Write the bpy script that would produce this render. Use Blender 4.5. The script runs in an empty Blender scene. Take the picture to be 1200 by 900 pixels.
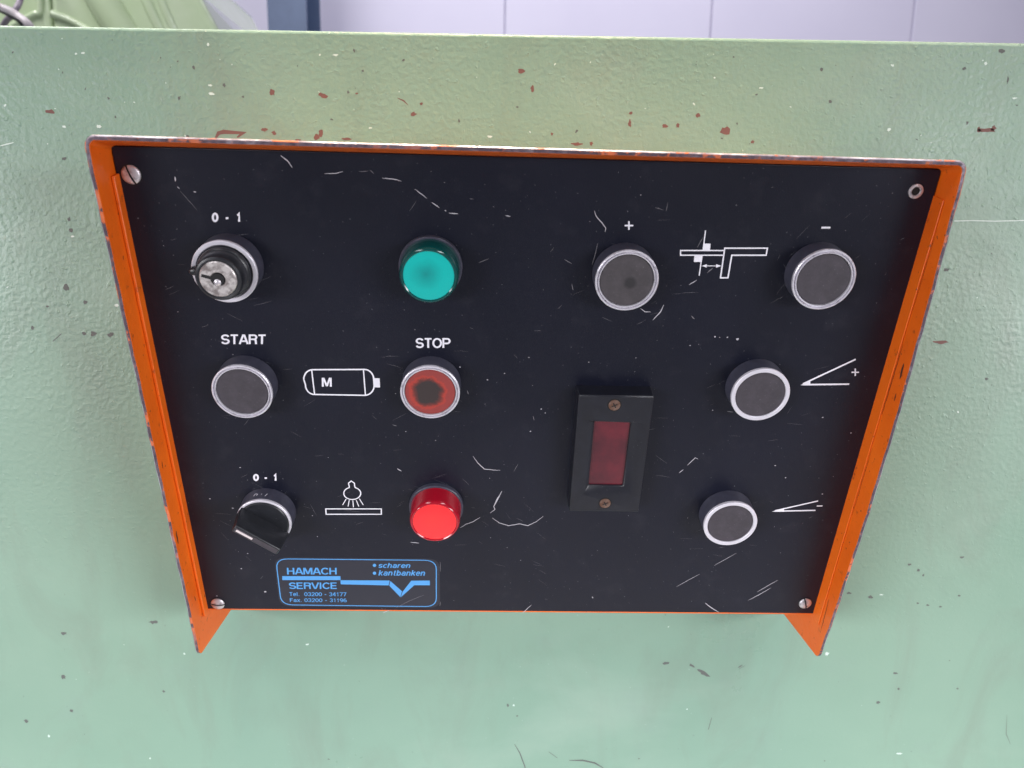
import bpy, bmesh, math, random
from mathutils import Matrix, Vector
R = math.radians
rng = random.Random(7)
scene = bpy.context.scene
col = scene.collection

# ------------------------------------------------------------------ camera
CAM_Z = 1.30                                   # eye height above the floor
F_PX, YAW, PITCH, ROLL = 901.05, 0.0332, 0.1970, 0.0142   # solved from the photograph (1200 x 900)
fwd = Vector((math.sin(YAW)*math.cos(PITCH), math.cos(YAW)*math.cos(PITCH), -math.sin(PITCH)))
right0 = Vector((math.cos(YAW), -math.sin(YAW), 0))
up0 = right0.cross(fwd)
right = math.cos(ROLL)*right0 + math.sin(ROLL)*up0
up = -math.sin(ROLL)*right0 + math.cos(ROLL)*up0
cam_data = bpy.data.cameras.new('camera')
cam = bpy.data.objects.new('camera', cam_data)
col.objects.link(cam)
m = Matrix.Identity(4)
for i in range(3):
    m[i][0], m[i][1], m[i][2] = right[i], up[i], -fwd[i]
m[2][3] = CAM_Z
cam.matrix_world = m
cam_data.sensor_width = 36
cam_data.lens = F_PX/1200*36
cam_data.clip_start = 0.01
cam_data.clip_end = 100
cam_data.dof.use_dof = True
cam_data.dof.focus_distance = 0.42
cam_data.dof.aperture_fstop = 13
scene.camera = cam

# ------------------------------------------------------------------ light
world = bpy.data.worlds.new('World')
scene.world = world
world.use_nodes = True
bg = world.node_tree.nodes['Background']
bg.inputs['Color'].default_value = (0.80, 0.82, 1.0, 1)
bg.inputs['Strength'].default_value = 0.13

def area(name, loc, target, sx, sy, power, color, spread=180):
    ld = bpy.data.lights.new(name, 'AREA')
    ld.shape = 'RECTANGLE'; ld.size = sx; ld.size_y = sy; ld.energy = power; ld.color = color; ld.spread = R(spread)
    o = bpy.data.objects.new(name, ld); col.objects.link(o)
    o.location = loc
    o.rotation_euler = (Vector(target)-Vector(loc)).to_track_quat('-Z', 'Y').to_euler()
    return o
# workshop strip lights overhead, light from the open hall in front, added lamps for the hood top and the rear
area('ceiling_lamp_front_left', (-1.5, -1.0, 3.6), (-1.1, -0.8, 0), 1.6, 0.5, 24, (.93, .95, 1))
area('ceiling_lamp_front_right', (1.6, -1.0, 3.6), (1.1, -0.8, 0), 1.6, 0.5, 30, (.93, .95, 1))
area('added_lamp_above', (0.02, 0.26, 3.3), (0.02, 0.40, 1.33), 0.5, 0.15, 5.2, (1, .76, .52), 40)  # added warm beam, narrowed to make the warm patch above the hood
area('hall_light_left', (-1.8, -1.3, 1.05), (-.05, 0.45, 0.42), 1.5, 1.0, 13, (.96, .96, 1), 54)
area('hall_light_right', (1.85, -1.3, 1.05), (.07, 0.45, 0.42), 1.5, 1.0, 13.5, (.96, .96, 1), 54)
area('added_lamp_rear', (0.2, 2.3, 3.9), (0.1, 3.4, 1.5), 4.0, 0.6, 76, (.97, .95, 1))  # added so that the rear wall comes out bright
area('added_lamp_rear_left', (-1.3, 0.9, 3.0), (-.6, 1.6, 1.3), 1.2, 0.4, 34, (1, .98, .97))  # added to brighten the pale green machine behind

scene.view_settings.view_transform = 'Standard'
scene.view_settings.look = 'None'
scene.view_settings.exposure = 0.0
scene.view_settings.gamma = 1.0
scene.view_settings.use_curve_mapping = False
scene.render.engine = 'CYCLES'
scene.render.resolution_x, scene.render.resolution_y = 1024, 768

# ------------------------------------------------------------------ helpers
def mat(name, color, rough=0.5, metal=0.0, spec=0.5, coat=0.0, emit=None, emit_s=0.0):
    mt = bpy.data.materials.new(name); mt.use_nodes = True
    b = mt.node_tree.nodes['Principled BSDF']
    b.inputs['Base Color'].default_value = (*color, 1)
    b.inputs['Roughness'].default_value = rough
    b.inputs['Metallic'].default_value = metal
    b.inputs['Specular IOR Level'].default_value = spec
    b.inputs['Coat Weight'].default_value = coat
    if emit:
        b.inputs['Emission Color'].default_value = (*emit, 1)
        b.inputs['Emission Strength'].default_value = emit_s
    return mt

class NT:
    def __init__(s, mt):
        s.t = mt.node_tree; s.b = s.t.nodes['Principled BSDF']
        s.co = s.n('ShaderNodeTexCoord').outputs['Object']
    def n(s, kind, **kw):
        nd = s.t.nodes.new(kind)
        for k, v in kw.items(): setattr(nd, k, v)
        return nd
    def link(s, a, b): s.t.links.new(a, b)
    def noise(s, scale, detail=4, rough=0.55, vec=None, dist=0.0):
        nd = s.n('ShaderNodeTexNoise')
        nd.inputs['Scale'].default_value = scale; nd.inputs['Detail'].default_value = detail
        nd.inputs['Roughness'].default_value = rough; nd.inputs['Distortion'].default_value = dist
        s.link(vec or s.co, nd.inputs['Vector'])
        return nd.outputs['Fac']
    def mapping(s, scale):
        nd = s.n('ShaderNodeMapping'); nd.inputs['Scale'].default_value = scale
        s.link(s.co, nd.inputs['Vector']); return nd.outputs['Vector']
    def ramp(s, fac, stops):
        nd = s.n('ShaderNodeValToRGB')
        el = nd.color_ramp.elements
        while len(el) < len(stops): el.new(0.5)
        for e, (p, c) in zip(el, stops):
            e.position = p; e.color = (c, c, c, 1) if isinstance(c, (int, float)) else (*c, 1)
        s.link(fac, nd.inputs['Fac']); return nd.outputs['Color']
    def mix(s, fac, a, b, mode='MIX'):
        nd = s.n('ShaderNodeMix', data_type='RGBA', blend_type=mode)
        for idx, v in ((0, fac), (6, a), (7, b)):
            if isinstance(v, (int, float)): nd.inputs[idx].default_value = v
            elif isinstance(v, tuple): nd.inputs[idx].default_value = (*v, 1)
            else: s.link(v, nd.inputs[idx])
        return nd.outputs[2]
    def bump(s, h, strength, dist, prev=None):
        nd = s.n('ShaderNodeBump'); nd.inputs['Strength'].default_value = strength
        nd.inputs['Distance'].default_value = dist
        s.link(h, nd.inputs['Height'])
        if prev is not None: s.link(prev, nd.inputs['Normal'])
        return nd.outputs['Normal']

# ------------------------------------------------------------------ materials
def green_paint():
    mt = mat('green_machine_paint', (.29, .43, .35), .34, spec=.4)
    t = NT(mt)
    n1 = t.noise(4, 5, .6)
    c = t.ramp(n1, [(.3, (.172, .278, .214)), (.7, (.208, .316, .247))])
    n2 = t.noise(22, 5, .65)
    c = t.mix(t.ramp(n2, [(.56, 0.0), (.78, .30)]), c, (.19, .26, .23))
    n4 = t.noise(300, 2, .5, vec=t.mapping((1.1, 1.0, .9)))
    c = t.mix(t.ramp(n4, [(.235, .55), (.27, 0.0)]), c, (.13, .18, .16))
    n3 = t.noise(520, 2, .5)
    c = t.mix(t.ramp(n3, [(.72, 0.0), (.77, .35)]), c, (.46, .56, .50))
    t.link(c, t.b.inputs['Base Color'])
    # hand grease and old wipe marks: broad vertical and diagonal smears
    sm_ = t.noise(1.0, 6, .66, vec=t.mapping((17, 1, 7)), dist=.8)
    c = t.mix(t.ramp(sm_, [(.48, 0.0), (.76, .42)]), c, (.165, .195, .16))
    sm2 = t.noise(1.0, 5, .6, vec=t.mapping((5, 1, 9)), dist=.4)
    c = t.mix(t.ramp(sm2, [(.55, 0.0), (.75, .20)]), c, (.36, .43, .37))
    t.link(c, t.b.inputs['Base Color'])
    t.link(t.ramp(t.noise(9, 6, .65), [(.32, .26), (.52, .38), (.7, .50)]), t.b.inputs['Roughness'])
    # the paint is lumpier towards the top edge of the sheet, smoother lower down
    sep = t.n('ShaderNodeSeparateXYZ'); t.link(t.co, sep.inputs[0])
    mr = t.n('ShaderNodeMapRange'); mr.inputs[1].default_value = 1.0; mr.inputs[2].default_value = 1.40
    mr.inputs[3].default_value = .10; mr.inputs[4].default_value = 1.0
    t.link(sep.outputs['Z'], mr.inputs[0])
    patch = t.n('ShaderNodeMath', operation='MULTIPLY')
    t.link(t.ramp(t.noise(11, 3), [(.35, .45), (.65, 1.0)]), patch.inputs[0]); t.link(mr.outputs[0], patch.inputs[1])
    def scaled(h, k):
        a = t.n('ShaderNodeMath', operation='MULTIPLY'); b_ = t.n('ShaderNodeMath', operation='MULTIPLY')
        t.link(h, a.inputs[0]); t.link(patch.outputs[0], a.inputs[1]); t.link(a.outputs[0], b_.inputs[0]); b_.inputs[1].default_value = k
        return b_.outputs[0]
    peel = t.ramp(t.noise(330, 2, .45), [(.36, 0.0), (.66, 1.0)])
    lumps = t.ramp(t.noise(240, 2, .5), [(.64, 0.0), (.72, 1.0)])
    nb = t.bump(scaled(peel, 1), .42, .00045)
    nb = t.bump(scaled(lumps, 1), .75, .00034, nb)
    nb = t.bump(t.noise(900, 2, .5), .10, .0003, nb)
    t.link(nb, t.b.inputs['Normal'])
    return mt

def orange_paint():
    mt = mat('orange_paint', (.60, .105, .010), .42)
    t = NT(mt)
    c = t.ramp(t.noise(30, 5, .6), [(.3, (.72, .112, .004)), (.7, (.82, .145, .007))])
    c = t.mix(t.ramp(t.noise(160, 4, .6), [(.64, 0.0), (.74, .7)]), c, (.16, .03, .012))
    c = t.mix(t.ramp(t.noise(420, 2, .5), [(.70, 0.0), (.76, .8)]), c, (.10, .03, .02))
    t.link(c, t.b.inputs['Base Color'])
    nb = t.bump(t.noise(260, 3, .5), .25, .0008)
    t.link(nb, t.b.inputs['Normal'])
    return mt

def bounce_orange():  # unseen hood top, grey mixed in so its bounced light is paler
    mt = mat('bounce_orange_top', (.5, .3, .15), .7)
    t = NT(mt)
    t.link(t.ramp(t.noise(26, 5, .65), [(.32, (.56, .14, .03)), (.52, (.55, .30, .13)), (.72, (.52, .42, .28))]), t.b.inputs['Base Color'])
    return mt

def worn_edge():
    mt = mat('chipped_edge_paint', (.2, .1, .1), .4)
    t = NT(mt)
    n = t.noise(62, 5, .66)
    c = t.ramp(n, [(.36, (.72, .16, .035)), (.43, (.62, .13, .03)), (.455, (.06, .035, .045)), (.56, (.09, .06, .08)), (.62, (.20, .16, .19)), (.70, (.42, .38, .42))])
    c2 = t.ramp(t.noise(300, 4, .65), [(.34, (.03, .02, .025)), (.45, (.12, .085, .11)), (.60, (.20, .15, .18)), (.66, (.60, .15, .05))])
    t.link(t.mix(t.ramp(t.noise(28, 2), [(.42, .20), (.58, .70)]), c, c2), t.b.inputs['Base Color'])
    t.link(t.ramp(n, [(.46, 0.0), (.62, .5)]), t.b.inputs['Metallic'])
    t.link(t.bump(t.noise(300, 4, .6), .5, .0008), t.b.inputs['Normal'])
    return mt

def bare_rim():
    mt = mat('bare_rim', (.6, .56, .62), .34, .7)
    t = NT(mt)
    n = t.noise(48, 5, .66)
    t.link(t.ramp(n, [(.34, (.66, .15, .04)), (.40, (.50, .12, .04)), (.43, (.22, .18, .22)), (.55, (.55, .52, .58)), (.7, (.74, .71, .78))]), t.b.inputs['Base Color'])
    t.link(t.ramp(n, [(.40, 0.0), (.48, .75)]), t.b.inputs['Metallic'])
    t.link(t.bump(t.noise(400, 4, .6), .3, .0006), t.b.inputs['Normal'])
    return mt

def black_plate():
    mt = mat('black_anodised_plate', (.006, .0065, .012), .36, spec=.34)
    t = NT(mt)
    c = t.ramp(t.noise(12, 5, .6), [(.3, (.004, .0048, .0115)), (.7, (.0065, .0072, .016))])
    c = t.mix(t.ramp(t.noise(55, 5, .65), [(.56, 0.0), (.80, .5)]), c, (.022, .022, .032))
    c = t.mix(t.ramp(t.noise(900, 2, .5), [(.735, 0.0), (.77, .6)]), c, (.25, .25, .28))
    t.link(c, t.b.inputs['Base Color'])
    t.link(t.ramp(t.noise(9, 5, .65), [(.3, .31), (.7, .43)]), t.b.inputs['Roughness'])
    t.link(t.bump(t.noise(1500, 2, .5), .18, .0003), t.b.inputs['Normal'])
    return mt

def worn_metal(name, color, rough, metal=1.0, dirt=(.10, .08, .09), lo=.40, hi=.62, scale=330):
    mt = mat(name, color, rough, metal)
    t = NT(mt)
    t.link(t.mix(t.ramp(t.noise(scale, 4, .6), [(lo, .75), (hi, 0.0)]), color, dirt), t.b.inputs['Base Color'])
    t.link(t.bump(t.noise(900, 3, .6), .2, .0003), t.b.inputs['Normal'])
    return mt

def plastic(name, color, rough, var=.25, spec=.5):
    mt = mat(name, color, rough, spec=spec)
    t = NT(mt)
    lo = tuple(x*(1-var) for x in color); hi = tuple(x*(1+var) for x in color)
    c = t.ramp(t.noise(160, 5, .65), [(.3, lo), (.7, hi)])
    c = t.mix(t.ramp(t.noise(1300, 2, .5), [(.72, 0.0), (.77, .5)]), c, (.28, .27, .28))
    t.link(c, t.b.inputs['Base Color'])
    t.link(t.bump(t.noise(1800, 2, .5), .15, .0002), t.b.inputs['Normal'])
    return mt

def stop_cap_mat():
    mt = mat('worn_red_cap', (.5, .04, .03), .5)
    t = NT(mt)
    ln = t.n('ShaderNodeVectorMath', operation='LENGTH')
    mp = t.n('ShaderNodeMapping'); mp.inputs['Location'].default_value = (.0012, .0, 0)
    mp.inputs['Scale'].default_value = (1, 1, 0)
    t.link(t.co, mp.inputs['Vector']); t.link(mp.outputs['Vector'], ln.inputs[0])
    ml = t.n('ShaderNodeMath', operation='MULTIPLY_ADD')
    ml.inputs[1].default_value = 70.0
    sc = t.n('ShaderNodeMath', operation='MULTIPLY'); sc.inputs[1].default_value = .62
    t.link(t.noise(130, 9, .72, dist=.5), sc.inputs[0])
    t.link(ln.outputs['Value'], ml.inputs[0]); t.link(sc.outputs[0], ml.inputs[2])
    fac = t.ramp(ml.outputs[0], [(.70, (.030, .020, .020)), (.82, (.12, .024, .020)), (.93, (.36, .036, .024)), (1.0, (.24, .034, .030))])
    t.link(fac, t.b.inputs['Base Color'])
    return mt

def smudged_cap(name, color, cx, cy, rad):
    mt = plastic(name, color, .52)
    t = NT(mt)
    src = t.b.inputs['Base Color'].links[0].from_socket
    mp = t.n('ShaderNodeMapping'); mp.inputs['Location'].default_value = (-cx, -cy, 0); mp.inputs['Scale'].default_value = (1, 1, 0)
    ln = t.n('ShaderNodeVectorMath', operation='LENGTH')
    t.link(t.co, mp.inputs['Vector']); t.link(mp.outputs['Vector'], ln.inputs[0])
    dv = t.n('ShaderNodeMath', operation='DIVIDE'); dv.inputs[1].default_value = rad
    t.link(ln.outputs['Value'], dv.inputs[0])
    t.link(t.mix(t.ramp(dv.outputs[0], [(.55, .85), (1.0, 0.0)]), src, (.014, .013, .015)), t.b.inputs['Base Color'])
    return mt

M = dict(
    green=green_paint(), orange=orange_paint(), bounce=bounce_orange(), edge=worn_edge(), rim=bare_rim(), plate=black_plate(),
    chip=mat('bare_rust_primer', (.14, .06, .05), .6), chip_dark=mat('dark_chip', (.09, .095, .09), .6),
    pale=mat('pale_paint_nick', (.52, .62, .57), .4),
    print=mat('white_screen_print', (.74, .72, .78), .5), blue=mat('blue_print', (.075, .29, .62), .45),
    scratch=mat('bare_aluminium_scratch', (.44, .42, .46), .45), scratch_dim=mat('fine_scratch', (.19, .18, .20), .5),
    dirt=mat('dark_grime_gap_line', (.045, .014, .010), .7),
    barrel=plastic('black_barrel', (.046, .046, .068), .36), cap=plastic('charcoal_cap', (.044, .037, .046), .55),
    cap_plus=smudged_cap('charcoal_cap_smudged', (.050, .043, .048), .0017, -.0012, .0036),
    cap_stop=stop_cap_mat(),
    chrome=worn_metal('worn_chrome_ring', (.70, .67, .73), .30, metal=.45, lo=.28, hi=.46, dirt=(.22, .2, .23)),
    alu=worn_metal('dull_aluminium_ring', (.68, .65, .71), .42, metal=.35, lo=.18, hi=.34, dirt=(.3, .28, .3)),
    steel=worn_metal('screw_steel', (.66, .62, .65), .42, metal=.7, lo=.28, hi=.52),
    brass=worn_metal('lock_core_nickel', (.74, .69, .67), .32, metal=.6, lo=.40, hi=.60, dirt=(.16, .12, .115)),
    rust=worn_metal('rusty_screw', (.20, .13, .105), .5, metal=.5, dirt=(.10, .04, .02), lo=.42, hi=.66),
    black=mat('black_void', (.004, .004, .005), .7),
    knob=plastic('black_knob', (.013, .014, .018), .36), bezel=plastic('black_bezel', (.008, .0085, .014), .38),
    white_line=mat('pointer_paint', (.62, .54, .54), .5),
)
# indicator lenses: coloured plastic with the lamp behind glowing through it
M['green_lens'] = mat('green_lens', (.0, .055, .052), .12, coat=.6)
M['green_face'] = mat('green_lens_face', (.0, .30, .26), .30, coat=.3, emit=(.0, .34, .30), emit_s=.22)
M['red_lens'] = mat('red_lens', (.30, .004, .014), .12, coat=.6, emit=(.75, .0, .03), emit_s=.05)
M['red_face'] = mat('red_lens_face', (.78, .02, .02), .28, coat=.3, emit=(1, .03, .035), emit_s=.36)
M['display'] = mat('red_display_filter', (.095, .014, .022), .16, spec=.6)
t = NT(M['display'])
t.link(t.ramp(t.noise(60, 4, .6), [(.3, (.045, .008, .014)), (.7, (.12, .013, .022))]), t.b.inputs['Base Color'])
def lens_pattern(mt, lo, hi, pulse):
    """moulded diffuser grain, thinner glow towards the middle where the bulb's shadow sits"""
    t = NT(mt)
    ln = t.n('ShaderNodeVectorMath', operation='LENGTH')
    mp = t.n('ShaderNodeMapping'); mp.inputs['Location'].default_value = (.0012, -.0008, 0); mp.inputs['Scale'].default_value = (1, 1, 0)
    t.link(t.co, mp.inputs['Vector']); t.link(mp.outputs['Vector'], ln.inputs[0])
    ml = t.n('ShaderNodeMath', operation='MULTIPLY_ADD'); ml.inputs[1].default_value = 85
    sc_ = t.n('ShaderNodeMath', operation='MULTIPLY'); sc_.inputs[1].default_value = .35
    t.link(t.noise(150, 4, .6), sc_.inputs[0]); t.link(ln.outputs['Value'], ml.inputs[0]); t.link(sc_.outputs[0], ml.inputs[2])
    g = t.ramp(ml.outputs[0], [(.15, lo), (.85, hi)])
    t.link(g, t.b.inputs['Base Color'])
    if pulse: t.link(g, t.b.inputs['Emission Color'])
    t.link(t.bump(t.noise(1400, 2, .5), .25, .0003), t.b.inputs['Normal'])
lens_pattern(M['green_face'], (.0, .19, .18), (.0, .34, .31), True)
lens_pattern(M['red_face'], (.95, .022, .022), (.78, .016, .020), True)

# ------------------------------------------------------------------ object helpers
def mesh_obj(name, verts, faces, mats, parent=None, mat_idx=None, smooth=False):
    me = bpy.data.meshes.new(name)
    me.from_pydata([tuple(v) for v in verts], [], faces)
    for mm in (mats if isinstance(mats, (list, tuple)) else [mats]): me.materials.append(mm)
    if mat_idx:
        for p, i in zip(me.polygons, mat_idx): p.material_index = i
    if smooth:
        for p in me.polygons: p.use_smooth = True
    me.update()
    o = bpy.data.objects.new(name, me); col.objects.link(o)
    if parent: o.parent = parent
    return o
def share(name, src, parent):
    o = bpy.data.objects.new(name, src.data); col.objects.link(o); o.parent = parent
    for md in src.modifiers:
        n_ = o.modifiers.new(md.name, md.type)
        if md.type == 'BEVEL': n_.width = md.width; n_.segments = md.segments; n_.limit_method = md.limit_method; n_.angle_limit = md.angle_limit
    return o
def bevel(o, w, seg=2, ang=35):
    b = o.modifiers.new('bevel', 'BEVEL'); b.width = w; b.segments = seg; b.limit_method = 'ANGLE'; b.angle_limit = R(ang)
    for p in o.data.polygons: p.use_smooth = True
    try: o.data.set_sharp_from_angle(angle=R(50))
    except Exception: pass
    return o
def box(name, lo, hi, mt, parent=None):
    x0, y0, z0 = lo; x1, y1, z1 = hi
    v = [(x0,y0,z0),(x1,y0,z0),(x1,y1,z0),(x0,y1,z0),(x0,y0,z1),(x1,y0,z1),(x1,y1,z1),(x0,y1,z1)]
    return mesh_obj(name, v, [(3,2,1,0),(4,5,6,7),(0,1,5,4),(1,2,6,5),(2,3,7,6),(3,0,4,7)], mt, parent)
def lathe(name, prof, mt, parent=None, seg=72):
    """prof: (radius, height) in mm from outside-bottom to the axis; z is the plate normal."""
    v, f = [], []
    n = len(prof); close = prof[-1][0] < 1e-6
    rows = prof[:-1] if close else prof
    for (r, h) in rows:
        for k in range(seg):
            a = 2*math.pi*k/seg; v.append((r*math.cos(a)/1000, r*math.sin(a)/1000, h/1000))
    for i in range(len(rows)-1):
        for k in range(seg):
            k2 = (k+1) % seg
            f.append((i*seg+k, i*seg+k2, (i+1)*seg+k2, (i+1)*seg+k))
    if close:
        if len(rows) > 0:
            i = len(rows)-1; v.append((0, 0, prof[-1][1]/1000)); c = len(v)-1
            for k in range(seg): f.append((i*seg+k, i*seg+(k+1) % seg, c))
    o = mesh_obj(name, v, f, mt, parent, smooth=True)
    try: o.data.set_sharp_from_angle(angle=R(32))
    except Exception: pass
    return o
def tag(o, label=None, cat=None, group=None, kind=None):
    if label: o['label'] = label
    if cat: o['category'] = cat
    if group: o['group'] = group
    if kind: o['kind'] = kind
    return o
def empty(name, loc, rot=(0, 0, 0)):
    o = bpy.data.objects.new(name, None); col.objects.link(o); o.location = loc; o.rotation_euler = rot
    o.empty_display_size = .05
    return o

# ------------------------------------------------------------------ photo pixel -> place
def ray(x, y):
    return right*((x-600)/F_PX) + up*(-(y-450)/F_PX) + fwd
def on_wall(x, y, Y):
    r = ray(x, y); q = r*(Y/r.y); return Vector((q.x, Y, q.z+CAM_Z))
P0 = Vector((.01869, .39079, -.09718+CAM_Z))     # middle of the black plate
TAU, RHO = 0.2896, 0.0104                        # plate leans out at the top; box hangs a hair askew
BOX = Matrix.Translation(P0) @ Matrix.Rotation(RHO, 4, 'Y')
PLATE = Matrix.Rotation(math.pi/2+TAU, 4, 'X')
INV = (BOX @ PLATE).inverted()
def uv(x, y, h=0.0):
    """pixel -> plate coordinates in mm on the plane h mm above the plate"""
    o = INV @ Vector((0, 0, CAM_Z)); d = INV.to_3x3() @ ray(x, y)
    t = (h/1000-o.z)/d.z; q = o+d*t
    return Vector((q.x*1000, q.y*1000))

# ------------------------------------------------------------------ setting: floor and rear wall
def floor_mat():
    mt = mat('workshop_floor', (.36, .35, .34), .5)
    t = NT(mt)
    t.link(t.ramp(t.noise(2.2, 8, .6), [(.3, (.44, .43, .44)), (.7, (.56, .55, .56))]), t.b.inputs['Base Color'])
    return mt
fl = box('floor', (-6, -6, -.1), (6, 4.6, 0), floor_mat()); tag(fl, kind='structure')
white_panel = mat('white_wall_panel', (.80, .78, .88), .5)
t = NT(white_panel)
t.link(t.ramp(t.noise(1.5, 4, .5), [(.3, (.72, .69, .86)), (.7, (.78, .75, .91))]), t.b.inputs['Base Color'])
joint = mat('wall_joint', (.60, .57, .70), .6)
WY = 4.2
wall = box('wall', (-6, WY+.012, 0), (6, WY+.112, 4.2), joint); tag(wall, kind='structure')
seams = [on_wall(px, 25, WY).x for px in (591.6, 833.5, 1070)]
step = (seams[2]-seams[0])/2
xs = [seams[0]+step*k for k in range(-7, 6)]
xs = [x for x in xs if -6 < x < 6]
xs[xs.index(min(xs, key=lambda q: abs(q-seams[1])))] = seams[1]
xs = [-6]+xs+[6]
for a, b in zip(xs[:-1], xs[1:]):
    p_ = box('wall_panel', (a+.0035, WY, 0), (b-.0035, WY+.0125, 4.2), white_panel, wall); bevel(p_, .004)
    for zz in (1.50, 2.9):
        s_ = lathe('panel_fixing', [(9, 0), (9, 3), (6, 5), (0, 5.5)], joint, wall, 16)
        s_.location = (a-.004, WY-.001, zz + rng.uniform(-.02, .02)); s_.rotation_euler = (math.pi/2, 0, 0)

# steel column in front of the wall (H section)
blue_steel = mat('blue_grey_steel_paint', (.075, .115, .215), .45)
t = NT(blue_steel); t.link(t.ramp(t.noise(9, 5, .6), [(.3, (.066, .10, .19)), (.75, (.09, .135, .245))]), t.b.inputs['Base Color'])
CY = 3.6
xl, xr = on_wall(313.5, 18, CY).x, on_wall(359, 18, CY).x
cw = xr-xl
column = empty('steel_column', ((xl+xr)/2, CY, 0))
tag(column, 'blue grey painted steel column standing before the white wall', 'column')
box('flange', (-cw/2, 0, .012), (cw/2, .016, 4.2), blue_steel, column)
box('flange', (-cw/2, .184, .012), (cw/2+.02, .2, 4.2), blue_steel, column)
box('web', (-.006, .016, .012), (.006, .184, 4.2), blue_steel, column)
box('base_plate', (-cw/2-.06, -.06, 0), (cw/2+.06, .26, .012), blue_steel, column)

# ------------------------------------------------------------------ green machine behind, with its hoses
pg_mat = mat('pale_green_gloss_paint', (.46, .55, .37), .2, coat=.3)
t = NT(pg_mat)
t.link(t.ramp(t.noise(7, 5, .6), [(.3, (.42, .52, .32)), (.7, (.52, .60, .44))]), t.b.inputs['Base Color'])
t.link(t.bump(t.noise(120, 3), .2, .001), t.b.inputs['Normal'])
GY = 1.55
def gp(px, py, dy=0): 
    q = on_wall(px, py, GY); return (q.x, q.z)
gm_x = gp(58, 10)[0]
gm = empty('rear_machine', (gm_x, GY, 0))
tag(gm, 'pale green glossy machine guard with folded ribs behind the green housing', 'machine')
def prism(name, pts, y0, y1, mt, parent, off):
    n = len(pts)
    v = [(x-off, y0, z) for x, z in pts]+[(x-off, y1, z) for x, z in pts]
    f = [tuple(range(n)), tuple(range(2*n-1, n-1, -1))]+[(i, i+n, (i+1) % n+n, (i+1) % n) for i in range(n)]
    o = mesh_obj(name, v, f, mt, parent)
    bm = bmesh.new(); bm.from_mesh(o.data); bmesh.ops.recalc_face_normals(bm, faces=bm.faces); bm.to_mesh(o.data); bm.free()
    return o
sl0, sl1 = gp(236, 0), gp(253, 31)
dx = (sl1[0]-sl0[0])/(sl0[1]-sl1[1])
tz, bz = sl0[1]+.10, sl1[1]-.10
rx_t, rx_b = sl0[0]-dx*.10, sl1[0]+dx*.10
jx = gp(58, 10)[0]
o = prism('guard_sheet', [(jx+.0015, .05), (rx_b, .05), (rx_b, bz), (rx_t, tz), (jx+.0015, tz)], 0, .5, pg_mat, gm, gm_x); bevel(o, .012, 3)
o = prism('guard_sheet', [(jx-.62, .05), (jx-.0015, .05), (jx-.0015, tz+.02), (jx-.62, tz+.02)], .004, .5, pg_mat, gm, gm_x); bevel(o, .012, 3)
shade_grey = mat('grey_shaded_side', (.42, .43, .46), .4)  # grey colour stands in for the shaded side of the green guard
e0, e1 = gp(240, 0), gp(270, 32)
o = prism('shaded_side', [(rx_b-.06, .05), (e1[0], .05), (e1[0], e1[1]), (e0[0]-.0, e0[1]), (rx_t-.03, tz-.01), (rx_b-.06, bz)], .012, .48, shade_grey, gm, gm_x)
def tube(name, pts, rad, mt, parent=None, seg=12, off=(0, 0, 0), caps=True):
    pts = [Vector(p)-Vector(off) for p in pts]
    # Catmull-Rom smoothing
    P = [pts[0]]+pts+[pts[-1]]; path = []
    for i in range(1, len(P)-2):
        for s in range(8):
            tt = s/8; a, b, c, d = P[i-1], P[i], P[i+1], P[i+2]
            path.append(.5*((2*b)+(c-a)*tt+(2*a-5*b+4*c-d)*tt**2+(3*b-a-3*c+d)*tt**3))
    path.append(pts[-1])
    v, f = [], []
    for i, q in enumerate(path):
        d = (path[min(i+1, len(path)-1)]-path[max(i-1, 0)]).normalized()
        a = d.orthogonal().normalized() if i == 0 else (side-(side.dot(d))*d).normalized()
        side = a; b = d.cross(a)
        for k in range(seg):
            an = 2*math.pi*k/seg; v.append(q+rad*(math.cos(an)*a+math.sin(an)*b))
    for i in range(len(path)-1):
        for k in range(seg):
            f.append((i*seg+k, i*seg+(k+1) % seg, (i+1)*seg+(k+1) % seg, (i+1)*seg+k))
    if caps:
        f.append(tuple(range(seg-1, -1, -1))); f.append(tuple((len(path)-1)*seg+k for k in range(seg)))
    return mesh_obj(name, v, f, mt, parent, smooth=True)
def gpt(px, py, Y): return on_wall(px, py, Y)
GO = (gm_x, GY, 0)
for (a, b, r_) in (((100, -40), (152, 50), .030), ((163, -25), (196, 50), .010), ((181, -25), (212, 50), .008)):
    tube('rib', [gpt(a[0], a[1], GY+.004), gpt((a[0]+b[0])/2-2, (a[1]+b[1])/2, GY+.002), gpt(b[0], b[1], GY+.004)], r_, pg_mat, gm, 14, GO)
tube('rib', [gpt(46, -30, GY+.003), gpt(47, 12, GY+.003), gpt(40, 17, GY+.003), gpt(22, 26, GY+.003), gpt(0, 40, GY+.003)], .006, pg_mat, gm, 12, GO)
tube('rib', [gpt(61, 16, GY-.001), gpt(66, 18, GY-.001), gpt(84, 25, GY), gpt(110, 40, GY)], .007, pg_mat, gm, 12, GO)
hose_mat = mat('pale_grey_hose', (.45, .40, .43), .38)
HY = 1.25
h1 = tube('hose', [gpt(-60, 12, HY+.2), gpt(-25, 5, HY), gpt(2, 10, HY), gpt(20, 19, HY), gpt(38, 38, HY), gpt(50, 90, HY+.1), gpt(52, 190, HY+.3)], .0065, hose_mat)
tag(h1, 'pale grey hose arching across the pale green machine guard', 'hose')
h2 = tube('hose', [gpt(35, -60, HY+.31), gpt(27, -20, HY+.09), gpt(23, 2, HY+.06), gpt(15, 16, HY+.05), gpt(0, 40, HY+.09), gpt(-20, 120, HY+.31)], .0045, mat('dark_grey_hose', (.24, .20, .25), .4))
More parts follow.
